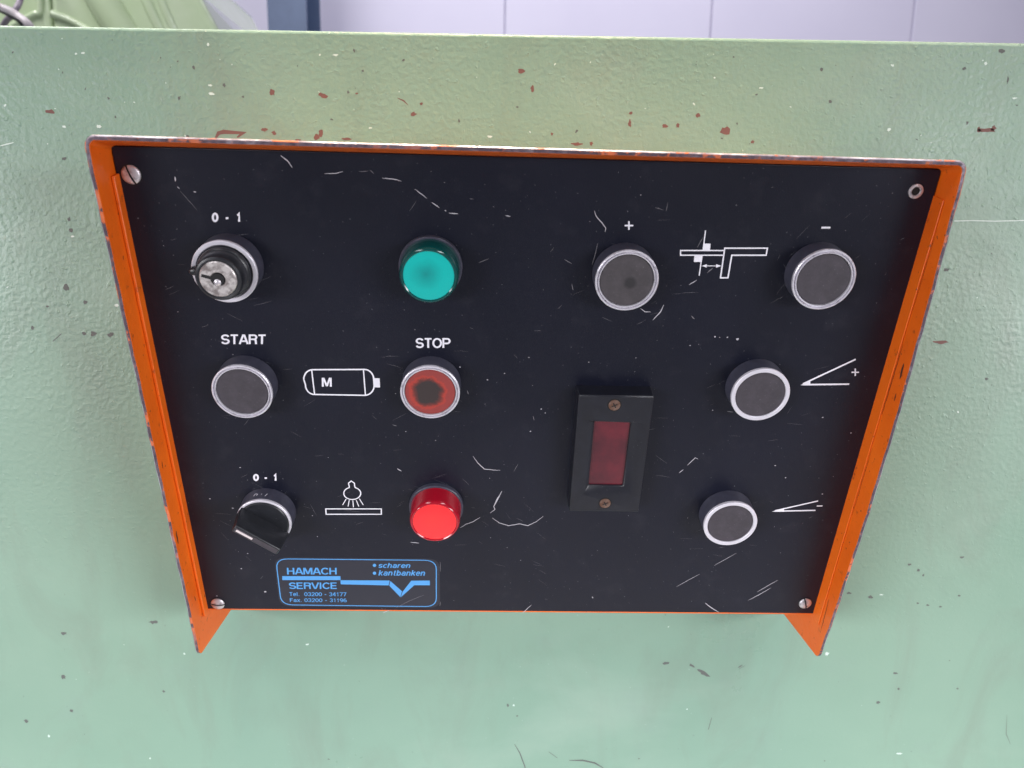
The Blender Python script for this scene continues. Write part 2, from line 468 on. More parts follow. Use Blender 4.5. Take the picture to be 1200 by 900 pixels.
tag(h2, 'thinner mauve grey hose crossing behind the pale arched hose', 'hose')
h3 = tube('cable', [gpt(-40, 0, HY-.03), gpt(-10, 8, HY-.03), gpt(12, 19, HY-.03), gpt(26, 30, HY-.02), gpt(34, 60, HY), gpt(36, 180, HY+.1)], .0024, mat('black_cable', (.02, .02, .022), .4))
tag(h3, 'thin black cable under the pale grey hose', 'cable')

# ------------------------------------------------------------------ green machine housing
WALLY = .478
topz = on_wall(600, 39.5, WALLY).z
mh = empty('machine_housing', (0, WALLY, 0))
tag(mh, 'mint green painted machine housing with chipped hammered paint carrying the control box', 'machine')
roll_top = math.atan2(on_wall(1200, 50, WALLY).z-on_wall(0, 29, WALLY).z, on_wall(1200, 50, WALLY).x-on_wall(0, 29, WALLY).x)
hw = .95
zl, zr = topz-hw*math.tan(roll_top), topz+hw*math.tan(roll_top)
v = [(-hw, 0, 0), (hw, 0, 0), (hw, 0, zr), (-hw, 0, zl), (-hw, .006, 0), (hw, .006, 0), (hw, .006, zr), (-hw, .006, zl)]
fs = mesh_obj('front_sheet', v, [(0,1,2,3), (7,6,5,4), (1,5,6,2), (4,0,3,7), (3,2,6,7), (4,5,1,0)], M['green'], mh)
bevel(fs, .0022, 3)
v = [(-hw, .006, zl-.03), (hw, .006, zr-.03), (hw, .50, zr-.03), (-hw, .50, zl-.03), (-hw, .006, zl-.034), (hw, .006, zr-.034), (hw, .50, zr-.034), (-hw, .50, zl-.034)]
mesh_obj('top_sheet', v, [(0,1,2,3), (7,6,5,4), (1,0,4,5), (2,1,5,6), (3,2,6,7), (0,3,7,4)], M['green'], mh)
box('side_sheet', (-hw, .006, 0), (-hw+.004, .50, zl-.034), M['green'], mh)
box('side_sheet', (hw-.004, .006, 0), (hw, .50, zr-.034), M['green'], mh)
box('back_sheet', (-hw+.004, .496, 0), (hw-.004, .50, min(zl, zr)-.034), M['green'], mh)

# chips, nicks and scratches in the wall paint
class Flat:
    """flat marks collected into one mesh; pts are (x, y) in mm of a plane, z lift in mm"""
    def __init__(s): s.v, s.f, s.mi = [], [], []
    def poly(s, pts, lift=.1, mi=0):
        b = len(s.v); s.v += [(x, y, lift) for x, y in pts]; s.f.append(tuple(range(b, b+len(pts)))); s.mi.append(mi)
    def stroke(s, pts, w, lift=.1, mi=0, close=False, taper=False):
        pts = [Vector((p[0], p[1])) for p in pts]
        if close and (pts[0]-pts[-1]).length < 1e-6: pts = pts[:-1]
        n = len(pts); L, Rr = [], []
        for i, p in enumerate(pts):
            if close: a, c = pts[i-1], pts[(i+1) % n]
            else: a, c = pts[max(i-1, 0)], pts[min(i+1, n-1)]
            d1 = (p-a).normalized() if (p-a).length > 1e-9 else (c-p).normalized()
            d2 = (c-p).normalized() if (c-p).length > 1e-9 else d1
            n1, n2 = Vector((-d1.y, d1.x)), Vector((-d2.y, d2.x))
            mtr = n1+n2
            mtr = mtr.normalized() if mtr.length > 1e-6 else n1
            k = 1/max(.45, mtr.dot(n1))
            ww = w
            if taper:
                tt = i/max(1, n-1); ww = w*(.25+.75*math.sin(math.pi*min(max(tt, .02), .98))**.6)
            L.append(p+mtr*k*ww/2); Rr.append(p-mtr*k*ww/2)
        b = len(s.v)
        for l, r_ in zip(L, Rr): s.v += [(l.x, l.y, lift), (r_.x, r_.y, lift)]
        for i in range(n if close else n-1):
            j = (i+1) % n
            s.f.append((b+2*i, b+2*i+1, b+2*j+1, b+2*j)); s.mi.append(mi)
    def blob(s, x, y, rx, ry, ang=0, lift=.1, mi=0, n=14, rough=.28):
        pts = []
        for k in range(n):
            a = 2*math.pi*k/n; q = 1+rng.uniform(-rough, rough)
            px, py = rx*q*math.cos(a), ry*q*math.sin(a)
            pts.append((x+px*math.cos(ang)-py*math.sin(ang), y+px*math.sin(ang)+py*math.cos(ang)))
        s.poly(pts, lift, mi)
    def build(s, name, mats, parent):
        o = mesh_obj(name, [(x/1000, y/1000, z/1000) for x, y, z in s.v], s.f, mats, parent, s.mi)
        bm = bmesh.new(); bm.from_mesh(o.data)
        for f in bm.faces:
            f.normal_update()
            if f.normal.z < 0: f.normal_flip()
        bm.to_mesh(o.data); bm.free()
        return o
def wxy(px, py):
    q = on_wall(px, py, WALLY); return q.x*1000, q.z*1000
W = Flat()
PX = .53
def wblob(px, py, rx, ry, mi, ang=0, rough=.35):
    x, y = wxy(px, py); W.blob(x, y, rx*PX, ry*PX, ang, .06, mi, rough=rough)
for q in ((59, 131, 5.5, 2.3, 0), (319, 108, 3, 3, 0), (379, 112, 5, 2.5, 0, -.3), (310, 152, 3, 2, 0), (321, 155.5, 2.5, 2.2, 0), (371, 161, 4, 3, 0),
          (376, 156, 2.5, 3.5, 0), (349, 164, 4, 1.3, 0), (407, 163, 5, 1.8, 0), (484.5, 133.5, 3.5, 2, 0), (494, 121.5, 1.6, 1.4, 0), (612, 83, 4, 2.4, 0), (624, 104, 2, 3, 0),
          (738, 145, 1.6, 4, 0), (739, 132.5, 2, 1.5, 0), (779, 147.5, 3.2, 2.2, 0), (794, 147, 2, 2.5, 0), (850, 153, 6, 4, 0), (818, 135, 2.3, 2.2, 0), (882, 166, 2, 2, 0),
          (676, 169, 5.5, 1.8, 0), (693, 168, 2, 2, 0), (647, 157, 1.5, 1.5, 0), (408, 108, 1.3, 1.5, 1), (418, 109.5, 2, 1, 0), (538, 141.5, 1.2, 2, 1), (1156, 153, 10, 2.3, 0),
          (1147, 152.5, 2.5, 3, 0), (1164, 150.5, 3, 3, 0), (963, 81, 1.8, 2, 1), (973, 119, 1.6, 1.8, 1), (1173, 60, 4, 2, 1), (1181, 94, 1, 4, 1), (1130, 80.5, 2.2, 1.6, 1),
          (227, 79, 1.3, 2.5, 1, .4), (210, 115, 1.2, 2.2, 1, -.4), (263, 100, 1.5, 2.2, 1, .5), (220, 160, 2, 2, 1), (75, 186, 3, 1.5, 1), (78, 337, 3, 3.5, 1), (100, 354, 2.5, 2, 1),
          (110, 391, 3.5, 3, 1), (99, 391, 2.5, 2, 1), (38, 384, 2, 2, 1), (130, 392, 3.5, 2.5, 1), (83, 270, 2.3, 2, 1), (81, 257, 1.8, 2.4, 1), (1102, 401, 8, 2.2, 0),
          (1109, 316, 3, 2, 1), (1156, 444, 2.5, 1.5, 1), (75, 742, 3, 2.2, 1), (74, 793, 3.2, 3, 1), (180, 729, 5, 2.3, 1), (192, 810, 1.6, 1.6, 1), (31, 845, 3, 2, 1), (84, 833, 2, 2, 1),
          (781, 777, 4, 2.4, 1), (825, 789, 9, 2.6, 1, -.55), (811, 780, 4, 1.6, 1, -.5), (595, 826.5, 1.6, 1.8, 1), (606, 839, 1.2, 1.2, 1), (995, 695, 3.2, 1.6, 1),
          (1020, 699.5, 3, 2.2, 1), (1066, 661.5, 2.4, 1.5, 1), (1076, 668, 1.8, 2, 1), (1082, 674, 1.3, 1.6, 1), (1127, 653, 3, 1.3, 1), (1124, 698, 2, 1.2, 1), (1075.5, 707, 1.8, 1.2, 1),
          (1087, 709, 2, 1.2, 1), (1102, 711, 1.8, 1, 1), (1049, 789, 3, 1.6, 1), (1029, 823, 2.4, 2, 1), (1122, 807, 1.5, 1.2, 1), (867, 781, 3.5, 1, 1, .5), (1053, 807, 1.5, 2.2, 1)):
    wblob(*q)
for q in ((248, 110, 5, 1.6), (246, 100, 3, 1.3), (89, 63, 2, 1.2), (97, 62, 3, 1.2, ), (75, 148.5, 2.5, 1.6), (116, 148, 3, 2), (393, 64.5, 4, 1.5), (244, 52, 2, 1.8), (1189, 115, 3, 1.5), (1155, 74, 2.2, 2.4), (1042, 152, 3, 2.2),
          (969, 766, 3.2, 3), (1054, 883, 5, 1.6), (216, 766, 1.6, 1.6), (602, 826.5, 1.8, 1.6), (805, 831, 1.4, 1.2), (1033, 697, 3.5, 1), (85, 277, 2.5, 1.2), (137, 358, 3, 2), (892, 103, 3, 1), (574, 160, 3.5, 1.5), (434, 150, 2.5, 1)):
    wblob(q[0], q[1], q[2]*.75, q[3]*.8, 2)
def wline(pts, w, mi, taper=True):
    W.stroke([wxy(*p) for p in pts], w*PX, .05, mi, taper=taper)
wline([(252, 163), (256, 156), (262, 154.5), (285, 156), (278, 161)], 4.5, 0)
wline([(466, 115), (473, 118), (478, 123)], 1.6, 0)
wline([(1118, 259), (1140, 258.5), (1165, 259.2), (1200, 258.4), (1240, 258.6)], 1.0, 2, False)
wline([(603, 872), (609, 882), (615, 898), (617, 912)], 1.5, 1); wline([(667, 891), (683, 891), (697, 894), (707, 900)], 2.4, 1)
wline([(643, 881), (653, 888)], 1.8, 1); wline([(834, 841), (830, 855)], 2.0, 1); wline([(62, 400), (72, 391)], 2.2, 1); wline([(0, 171), (8, 169), (16, 167)], 1.6, 2)
wline([(866, 784), (873, 780)], 1.4, 1); wline([(1180, 838), (1179, 860), (1184, 872)], .8, 1)
for _ in range(150):
    px, py = rng.uniform(-60, 1260), rng.choice((rng.uniform(45, 170), rng.uniform(0, 900)))
    s_ = rng.choice((.5, .6, .8, 1.0, 1.3))
    if wxy(px, py)[1] > (topz-.008)*1000: continue
    wblob(px, py, s_*rng.uniform(.8, 1.7), s_*rng.uniform(.5, 1), rng.choice((1, 1, 2, 2, 2)), rng.uniform(0, 3))
pc = W.build('paint_chips', [M['chip'], M['chip_dark'], M['pale']], fs)
pc.rotation_euler = (math.pi/2, 0, 0)
tag(pc, kind='stuff')

# ------------------------------------------------------------------ the control box
cb = empty('control_box', P0, (0, RHO, 0))
tag(cb, 'black control panel in an orange steel hood mounted on the mint green machine housing', 'control panel')
def on_plate(o, u, v, h=0, rot=0):
    o.parent = cb
    o.matrix_local = PLATE @ Matrix.Translation((u/1000, v/1000, h/1000)) @ Matrix.Rotation(rot, 4, 'Z')
    return o

# hood: one bent orange sheet, open below
XI, TH = 184.4, 2.2                    # inner half width, sheet thickness
ZTOP, ZBOT = 129.2, -152.4             # underside of the top, bottom of the cheeks
DEP = 18.0                             # front edge stands this far off the plate
YB = (WALLY-P0.y)*1000 + .5
sT, cT = math.sin(TAU), math.cos(TAU)
def yfront(z, dep): return -(dep+z*sT)/cT
inner, outer = [], []
def side_rows(sgn):
    zs = [ZBOT+q for q in (0, .25, .7, 1.4, 2.4, 3.6, 5)] + [ZBOT+5+(ZTOP-6-ZBOT-5)*k/40 for k in range(1, 41)]
    return [(sgn*XI, z, sgn*(XI+TH), z) for z in zs]
prof = side_rows(-1)
ri, ro = 3.0, 5.2
for k in range(9):
    a = math.pi-math.pi/2*k/8
    prof.append((-XI+ri+ri*math.cos(a), ZTOP-ri+ri*math.sin(a), -XI+ri+ro*math.cos(a), ZTOP-ri+ro*math.sin(a)))
for k in range(1, 60):
    x = -XI+ri+(2*XI-2*ri)*k/60; prof.append((x, ZTOP, x, ZTOP+TH))
for k in range(9):
    a = math.pi/2-math.pi/2*k/8
    prof.append((XI-ri+ri*math.cos(a), ZTOP-ri+ri*math.sin(a), XI-ri+ro*math.cos(a), ZTOP-ri+ro*math.sin(a)))
prof += list(reversed(side_rows(1)))
def dep_at(x, z):
    d = DEP
    if x > XI-8:                               # right cheek is bowed: shallower at the top, deeper lower down
        tt = (ZTOP-z)/(ZTOP-ZBOT); d += -3.0+7.0*math.sin(math.pi*min(1, tt*.9))*.9
    elif x > -XI+8:
        tt = (x+XI)/(2*XI); d += -3.0*tt
    d += .25*math.sin(z*.31+x*.05)+.15*math.sin(z*.83+x*.21)
    e = z-ZBOT
    if e < 3.6: d -= 3.6*(1-math.sqrt(max(0, 1-(1-e/3.6)**2)))
    return d
V, Fc, MI = [], [], []
CH = .75                                        # worn chamfer on the outer rim
for (xi, zi, xo, zo) in prof:
    yf_i, yf_o = yfront(zi, dep_at(xi, zi)), yfront(zo, dep_at(xo, min(zo, ZTOP)))
    k_ = 1-CH/TH
    xm, zm, ym = xi+(xo-xi)*k_, zi+(zo-zi)*k_, yf_i+(yf_o-yf_i)*k_
    V += [(xi/1000, yf_i/1000, zi/1000), (xm/1000, ym/1000, zm/1000), (xo/1000, (yf_o+CH)/1000, zo/1000), (xi/1000, YB/1000, zi/1000), (xo/1000, YB/1000, zo/1000)]
N = len(prof)
for i in range(N-1):
    a, b = 5*i, 5*(i+1)
    Fc += [(a, a+1, b+1, b), (a+1, a+2, b+2, b+1), (a+3, b+3, b+4, a+4), (a, b, b+3, a+3), (a+2, a+4, b+4, b+2)]; MI += [1, 2, 0, 0, 3 if abs(prof[i][0]) < XI-2 else 0]
Fc += [(0, 3, 4, 2, 1), (5*N-5, 5*N-4, 5*N-3, 5*N-1, 5*N-2)]; MI += [1, 1]
hood = mesh_obj('hood', V, Fc, [M['orange'], M['edge'], M['rim'], M['bounce']], cb, MI)
bm = bmesh.new(); bm.from_mesh(hood.data); bmesh.ops.recalc_face_normals(bm, faces=bm.faces); bm.to_mesh(hood.data); bm.free()
bevel(hood, .00035, 2, 40)

# mounting tray behind the plate with small side flanges
HU, HV = 182.8, 134.6
tray = mesh_obj('mounting_tray', [(x/1000, y/1000, z/1000) for x, y, z in
    [(-HU-.2, -HV-.8, -3), (HU+.2, -HV-.8, -3), (HU+.2, HV-3, -3), (-HU-.2, HV-3, -3), (-HU-.2, -HV-.8, -.05), (HU+.2, -HV-.8, -.05), (HU+.2, HV-3, -.05), (-HU-.2, HV-3, -.05)]],
    [(3,2,1,0),(4,5,6,7),(0,1,5,4),(1,2,6,5),(2,3,7,6),(3,0,4,7)], M['orange'])
on_plate(tray, 0, 0)
bevel(tray, .0006)
for sgn, hh in ((-1, 5.2), (1, 8.6)):
    x0, x1 = sorted((sgn*(HU-.1 if sgn < 0 else XI-.75), sgn*(XI-.15)))
    fl_ = box('side_flange', (x0/1000, (-HV-1)/1000, -.012), (x1/1000, (HV-12)/1000, hh/1000), M['orange'], tray); bevel(fl_, .0004)
v = [(-HU, -HV-.8, -28), (HU, -HV-.8, -28), (HU, -HV-.8, -3), (-HU, -HV-.8, -3), (-HU, -HV+.8, -28), (HU, -HV+.8, -28), (HU, -HV+.8, -3), (-HU, -HV+.8, -3)]
mesh_obj('bottom_return', [(x/1000, y/1000, z/1000) for x, y, z in v], [(0,1,2,3),(7,6,5,4),(1,0,4,5),(2,1,5,6),(3,2,6,7),(0,3,7,4)], M['orange'], tray)

# black front plate
PT = 1.5
pl = box('front_plate', (-XI/1000+.0003, -HV/1000, -PT/1000), (XI/1000-.0003, HV/1000, 0), M['plate'])  # widened so its black stands for the shadow in the corner notch
on_plate(pl, 0, 0)
pl.location = pl.location
bevel(pl, .0005)

# ------------------------------------------------------------------ printing on the plate
def zp(ox, oy, s):                       # coordinates read in an enlarged crop -> photo pixels -> plate mm
    return lambda x, y: tuple(uv(ox+x/s, oy+y/s))
def mmpx(f_, s): return 1/s*.42
def print_obj(name, fl_, mt): 
    return fl_.build(name, [mt], pl)
def arc_rect(f, x0, y0, x1, y1, r, n=6):
    pts = []
    for cx, cy, a0 in ((x1-r, y0+r, -90), (x1-r, y1-r, 0), (x0+r, y1-r, 90), (x0+r, y0+r, 180)):
        for k in range(n+1):
            a = R(a0+90*k/n); pts.append(f(cx+r*math.cos(a), cy+r*math.sin(a)))
    return pts
LW = .42
# sheet and back-gauge symbol
f = zp(660, 150, 4); S = Flat(); w = 5.5/4*LW
S.stroke([f(*p) for p in ((757, 574), (550, 574), (550, 596), (752, 596))], w)
S.stroke([f(*p) for p in ((757, 563), (957, 563), (951, 596), (790, 596), (772, 702), (737, 702))], w*1.15, close=True)
S.poly([f(*p) for p in ((656, 541), (691, 542), (688, 573), (653, 573))]); S.poly([f(*p) for p in ((615, 597), (653, 597), (650, 628), (612, 627))])
S.stroke([f(667, 480), f(655, 573)], w*.9, .12); S.stroke([f(651, 597), f(637, 692)], w*.9, .12)
S.stroke([f(668, 646), f(722, 646)], w*.6)
S.poly([f(649, 646), f(673, 638), f(672, 654)]); S.poly([f(741, 646), f(717, 638), f(716, 655)])
print_obj('gauge_symbol', S, M['print'])
def plus(fn, x, y, r_, w_, name='plus_sign'):
    S = Flat(); S.stroke([fn(x-r_, y), fn(x+r_, y)], w_, .1); S.stroke([fn(x, y-r_), fn(x, y+r_)], w_, .11); print_obj(name, S, M['print'])
plus(f, 308, 457, 20, .75)
S = Flat(); g = zp(880, 150, 4); S.stroke([g(330, 467), g(372, 467)], .9); print_obj('minus_sign', S, M['print'])
# motor symbol
f = zp(180, 370, 4); S = Flat(); w = 7/4*LW
pts = []
for cx, cy, a0, rr in ((988, 298, -90, 44), (990, 326, 0, 44), (754, 324, 90, 42), (746, 297, 180, 42)):
    for k in range(9):
        a = R(a0+90*k/8); pts.append(f(cx+rr*math.cos(a), cy+rr*1.06*math.sin(a)))
S.stroke(pts, w, close=True)
S.stroke([f(741, 252), f(755, 370)], w*.85, .11); S.stroke([f(984, 255), f(993, 371)], w*.85, .11)
S.poly([f(1032, 292), f(1060, 293), f(1062, 336), f(1034, 335)], .12)
print_obj('motor_symbol', S, M['print'])
# lamp symbol
f = zp(190, 540, 4.286); S = Flat(); w = 6/4.286*LW
S.stroke([f(940, 126)]+[f(955+43*math.cos(R(a)), 163+31*math.sin(R(a))) for a in range(250, -71, -20)]+[f(967, 126)], w)
S.stroke([f(940, 128), f(936, 112), f(950, 101), f(966, 112), f(967, 128)], w, .11)
for a, b in (((924, 192), (907, 221)), ((940, 197), (934, 229)), ((958, 198), (961, 233)), ((975, 197), (988, 229)), ((991, 190), (1010, 221))): S.stroke([f(*a), f(*b)], w*.75)
S.stroke([f(*p) for p in ((822, 241), (1101, 241), (1101, 268), (824, 268))], w*1.1, close=True)
print_obj('lamp_symbol', S, M['print'])
# angle symbols
f = zp(800, 390, 4.615); S = Flat(); w = 10/4.615*LW
S.stroke([f(650, 276), f(935, 143)], w); S.stroke([f(648, 280), f(900, 277)], w, .12); S.poly([f(637, 283), f(690, 253), f(690, 284)], .11)
print_obj('angle_symbol', S, M['print']); plus(f, 933, 213, 20, .7)
f = zp(780, 540, 3.75); S = Flat(); w = 7/3.75*LW
S.stroke([f(480, 219), f(670, 176)], w); S.stroke([f(480, 221), f(658, 217)], w, .12); S.poly([f(466, 223), f(520, 207), f(520, 223)], .11)
print_obj('angle_symbol', S, M['print'])
S = Flat(); S.stroke([f(664, 198), f(689, 198)], .7); print_obj('minus_sign', S, M['print'])

def arc(cx, cy, rx, ry, a0, a1, n=14):
    return [(cx+rx*math.cos(R(a0+(a1-a0)*k/n)), cy+ry*math.sin(R(a0+(a1-a0)*k/n))) for k in range(n+1)]
GL = {   # plain grotesque letters as strokes: (advance, [strokes])
 'S': (5.0, [arc(2.4, 5.2, 2.1, 1.8, 15, 265)+arc(2.4, 1.75, 2.2, 1.75, 80, -165)]),
 'T': (5.0, [[(0, 7), (4.8, 7)], [(2.4, 7), (2.4, -.5)]]),
 'A': (5.4, [[(0, -.5), (2.25, 7), (3.05, 7), (5.3, -.5)], [(.9, 2), (4.4, 2)]]),
 'R': (5.1, [[(.3, -.5), (.3, 7), (3.0, 7)]+arc(3.0, 5.3, 1.7, 1.7, 80, -90, 9)+[(.3, 3.6)], [(2.9, 3.6), (4.2, 3.0), (4.5, -.5)]]),
 'O': (5.9, ['c']+[arc(2.8, 3.5, 2.7, 3.5, 0, 360, 28)]),
 'P': (4.9, [[(.3, -.5), (.3, 7), (2.9, 7)]+arc(2.9, 5.1, 1.8, 1.9, 80, -90, 9)+[(.3, 3.2)]]),
 'H': (5.3, [[(.3, -.5), (.3, 7.5)], [(4.7, -.5), (4.7, 7.5)], [(.3, 3.6), (4.7, 3.6)]]),
 'M': (6.4, [[(.3, -.5), (.3, 6.9), (1.0, 6.9), (2.95, .6), (3.35, .6), (5.3, 6.9), (6.0, 6.9), (6.0, -.5)]]),
 'C': (5.4, [arc(2.8, 3.5, 2.6, 3.5, 38, 322, 22)]),
 'E': (4.8, [[(4.4, 7), (.3, 7), (.3, 0), (4.5, 0)], [(.3, 3.6), (4.1, 3.6)]]),
 'V': (5.2, [[(0, 7.5), (2.2, 0), (2.9, 0), (5.1, 7.5)]]),
 'I': (1.6, [[(.6, -.5), (.6, 7.5)]]),
 'F': (4.6, [[(4.3, 7), (.3, 7), (.3, -.5)], [(.3, 3.6), (3.9, 3.6)]]),
 '0': (4.6, ['c']+[arc(2.2, 3.5, 2.0, 3.5, 0, 360, 26)]),
 '1': (4.0, [[(.5, 5.6), (1.6, 5.9), (2.2, 7.0), (2.2, -.5)]]),
 '2': (4.6, [arc(2.2, 5.1, 1.9, 1.9, 170, -35, 12)+[(.3, 0), (4.2, 0)]]),
 '3': (4.6, [arc(2.1, 5.25, 1.8, 1.75, 160, -80, 12)+arc(2.1, 1.75, 2.0, 1.75, 80, -160, 12)]),
 '4': (4.7, [[(3.2, -.5), (3.2, 7), (2.8, 7), (.2, 2), (4.6, 2)]]),
 '6': (4.6, [arc(2.2, 3.5, 2.0, 3.5, 55, 195, 14)+arc(2.2, 2.1, 1.95, 2.1, 165, -195, 20)]),
 '7': (4.5, [[(.2, 7), (4.2, 7), (1.7, -.5)]]),
 '9': (4.6, [arc(2.2, 3.5, 2.0, 3.5, 235, 375, 14)+arc(2.2, 4.9, 1.95, 2.1, -15, -375, 20)]),
 '-': (3.0, [[(.2, 2.8), (2.6, 2.8)]]), '.': (1.8, [[(.7, -.5), (.7, .6)]]), ' ': (2.4, []),
 'e': (4.4, [[(.4, 2.6), (3.9, 2.6)]+arc(2.1, 2.5, 1.85, 2.5, 5, 320, 18)]),
 'l': (1.7, [[(.6, -.5), (.6, 7.5)]]),
 'a': (4.4, [arc(2.0, 3.5, 1.6, 1.5, 160, 0, 8)+[(3.6, -.5)], arc(1.9, 1.4, 1.6, 1.4, 60, 330, 14)]),
 'x': (4.2, [[(.2, -.5), (3.8, 5.5)], [(.2, 5.5), (3.8, -.5)]]),
 's': (4.0, [arc(1.9, 3.7, 1.5, 1.3, 20, 265, 10)+arc(1.9, 1.25, 1.6, 1.25, 80, -165, 10)]),
 'c': (4.1, [arc(2.1, 2.5, 1.85, 2.5, 45, 315, 16)]),
 'h': (4.5, [[(.4, -.5), (.4, 7.5)], [(.4, 2.6)]+arc(2.05, 3.3, 1.55, 1.7, 165, 0, 9)+[(3.6, -.5)]]),
 'r': (3.0, [[(.4, -.5), (.4, 5.5)], [(.4, 3.0)]+arc(2.3, 3.2, 1.8, 1.8, 150, 85, 6)]),
 'n': (4.5, [[(.4, -.5), (.4, 5.5)], [(.4, 2.6)]+arc(2.05, 3.3, 1.55, 1.7, 165, 0, 9)+[(3.6, -.5)]]),
 'k': (4.2, [[(.4, -.5), (.4, 7.5)], [(3.6, 5.3), (.5, 2.2)], [(1.5, 3.2), (3.8, -.5)]]),
 't': (2.8, [[(1.1, 7), (1.1, .8), (1.6, 0), (2.5, 0)], [(0, 5.0), (2.4, 5.0)]]),
 'b': (4.5, [[(.4, -.5), (.4, 7.5)], 'c', arc(2.1, 2.5, 1.7, 2.5, 0, 360, 20)]),
}
def text(name, s, mt, p_bl, p_br, p_tl, bold=1.3, shear=0.0, lift=.1, parent=None, gap=.9):
    """p_bl, p_br, p_tl: photo pixels of the lettering's box corners"""
    F_ = Flat(); x = 0; n_ = 0
    for ch in s:
        adv, strokes = GL[ch]; closed = False
        for st in strokes:
            if isinstance(st, str): closed = True; continue
            q = [(x+a+shear*b, b) for a, b in st]
            if closed: q = q[:-1]
            F_.stroke(q, bold, lift+.004*(n_ % 4), close=closed); n_ += 1; closed = False
        x += adv+gap
    x0 = min(q[0] for q in F_.v); x1 = max(q[0] for q in F_.v); y0 = min(q[1] for q in F_.v); y1 = max(q[1] for q in F_.v)
    A, B, C = uv(*p_bl), uv(*p_br), uv(*p_tl)
    out = []
    for (a, b, c) in F_.v:
        p = A+(B-A)*((a-x0)/(x1-x0))+(C-A)*((b-y0)/(y1-y0)); out.append((p.x, p.y, c))
    F_.v = out
    return F_.build(name, [mt], parent or pl)
Wt = M['print']
text('lettering', 'START', Wt, (259.3, 403.4), (311.3, 403.4), (259.1, 391.8), 1.35)
text('lettering', 'STOP', Wt, (487.3, 407.8), (528, 407.8), (487.1, 396), 1.35)
text('lettering', '0 - 1', Wt, (248.3, 260.2), (281.5, 260.2), (248.1, 247.8), 1.9, gap=2.2)
text('lettering', '0 - 1', Wt, (296.7, 563.6), (324.2, 563.6), (296.5, 554.2), 2.0, gap=1.9)
text('lettering', 'M', Wt, (377.3, 453), (388.8, 453), (377.1, 442.6), 1.35)

# blue service sticker
f2 = lambda x, y: (310+x/5.4545, 640+y/5.4545)
fs_ = lambda x, y: tuple(uv(*f2(x, y)))
stick = Flat()
def quad_round(c, r_, n=6):
    pts = []
    for i in range(4):
        p, a, b = Vector(c[i]), Vector(c[i-1]), Vector(c[(i+1) % 4])
        da, db = (a-p).normalized(), (b-p).normalized()
        for k in range(n+1):
            tt = k/n; p1, p2 = p+da*r_, p+db*r_
            pts.append(tuple((1-tt)**2*p1+2*tt*(1-tt)*p+tt**2*p2))
    return pts
cor = [fs_(72, 80), fs_(1098, 90), fs_(1098, 386), fs_(108, 374)]
big = [fs_(60, 70), fs_(1120, 80), fs_(1122, 396), fs_(96, 384)]
stick.poly(quad_round(big, 8*.9), .06)
sticker = stick.build('sticker', [mat('sticker_film', (.014, .015, .026), .32)], cb)
on_plate(sticker, 0, 0)
S = Flat(); S.stroke(quad_round(cor, 7.0), 6.5/5.4545*.46, .12, close=True)
def spr(name, fl_): 
    return fl_.build(name, [M['blue']], sticker)
spr('sticker_border', S)
S = Flat(); S.poly([fs_(*p) for p in ((113, 191), (485, 191), (487, 216), (114, 216))], .12)
S.poly([fs_(*p) for p in ((486, 217), (800, 219), (793, 250), (487, 243))], .12)
S.poly([fs_(*p) for p in ((804, 222), (879, 288), (868, 325), (798, 252))], .12)
S.poly([fs_(*p) for p in ((882, 292), (938, 220), (960, 246), (872, 325))], .125)
S.poly([fs_(*p) for p in ((937, 220), (1056, 219), (1057, 249), (950, 249))], .12)
spr('chevron_bar', S)
S = Flat()
for cy in (122, 172):
    S.poly([fs_(703+11*math.cos(R(a)), cy+10*math.sin(R(a))) for a in range(0, 360, 24)], .12)
spr('bullet', S)
def stext(s, x0, x1, y0, y1, bold=1.2, shear=0.0, sl=0.0):
    return text('lettering', s, M['blue'], f2(x0, y1), f2(x1, y1+sl), f2(x0-(y1-y0)*.06, y0), bold, shear, .12, sticker)
stext('HAMACH', 145, 462, 137, 181, 1.3)
stext('SERVICE', 158, 462, 231, 273, 1.3)
stext('Tel.  03200 - 34177', 160, 524, 291, 318, 1.15, sl=2)
stext('Fax. 03200 - 31196', 163, 526, 330, 356, 1.15, sl=2)
stext('scharen', 728, 933, 106, 138, 1.25, .22, 1)
stext('kantbanken', 728, 1027, 152, 188, 1.25, .22, 1)

# ------------------------------------------------------------------ scratches and specks in the black plate
K = Flat()
def sc(fn, pts, w, mi=0):
    q = [Vector(fn(*p)) for p in pts]; out = []
    for i in range(len(q)-1):
        n_ = max(2, int((q[i+1]-q[i]).length/.9))
        for k in range(n_): out.append(q[i].lerp(q[i+1], k/n_)+Vector((rng.uniform(-.07, .07), rng.uniform(-.07, .07))))
    out.append(q[-1]); K.stroke(out, w*.78, .14, mi, taper=True)
f = zp(380, 150, 4)
sc(f, ((0, 214), (50, 212), (90, 204)), .38); sc(f, ((160, 204), (205, 202)), .22, 1); sc(f, ((215, 196), (232, 214)), .3, 1); sc(f, ((272, 234), (330, 240), (362, 249)), .45)
sc(f, ((425, 286), (482, 330)), .4); sc(f, ((504, 348), (540, 374)), .5); sc(f, ((565, 385), (572, 389)), .5); sc(f, ((584, 398), (628, 402)), .6)
sc(f, ((850, 410), (872, 414)), .6); sc(f, ((722, 632), (770, 612)), .3, 1); sc(f, ((680, 330), (700, 334)), .25, 1); sc(f, ((1125, 615), (1160, 636)), .35, 1); sc(f, ((1160, 730), (1166, 760)), .4, 1)
f = zp(80, 150, 4)
sc(f, ((995, 128), (1030, 155), (1050, 185)), .55); sc(f, ((500, 228), (503, 250)), .8); sc(f, ((512, 274), (522, 284)), .5); sc(f, ((525, 295), (570, 345), (605, 385)), .2, 1); sc(f, ((588, 298), (600, 300)), .6)
f = zp(660, 150, 4)
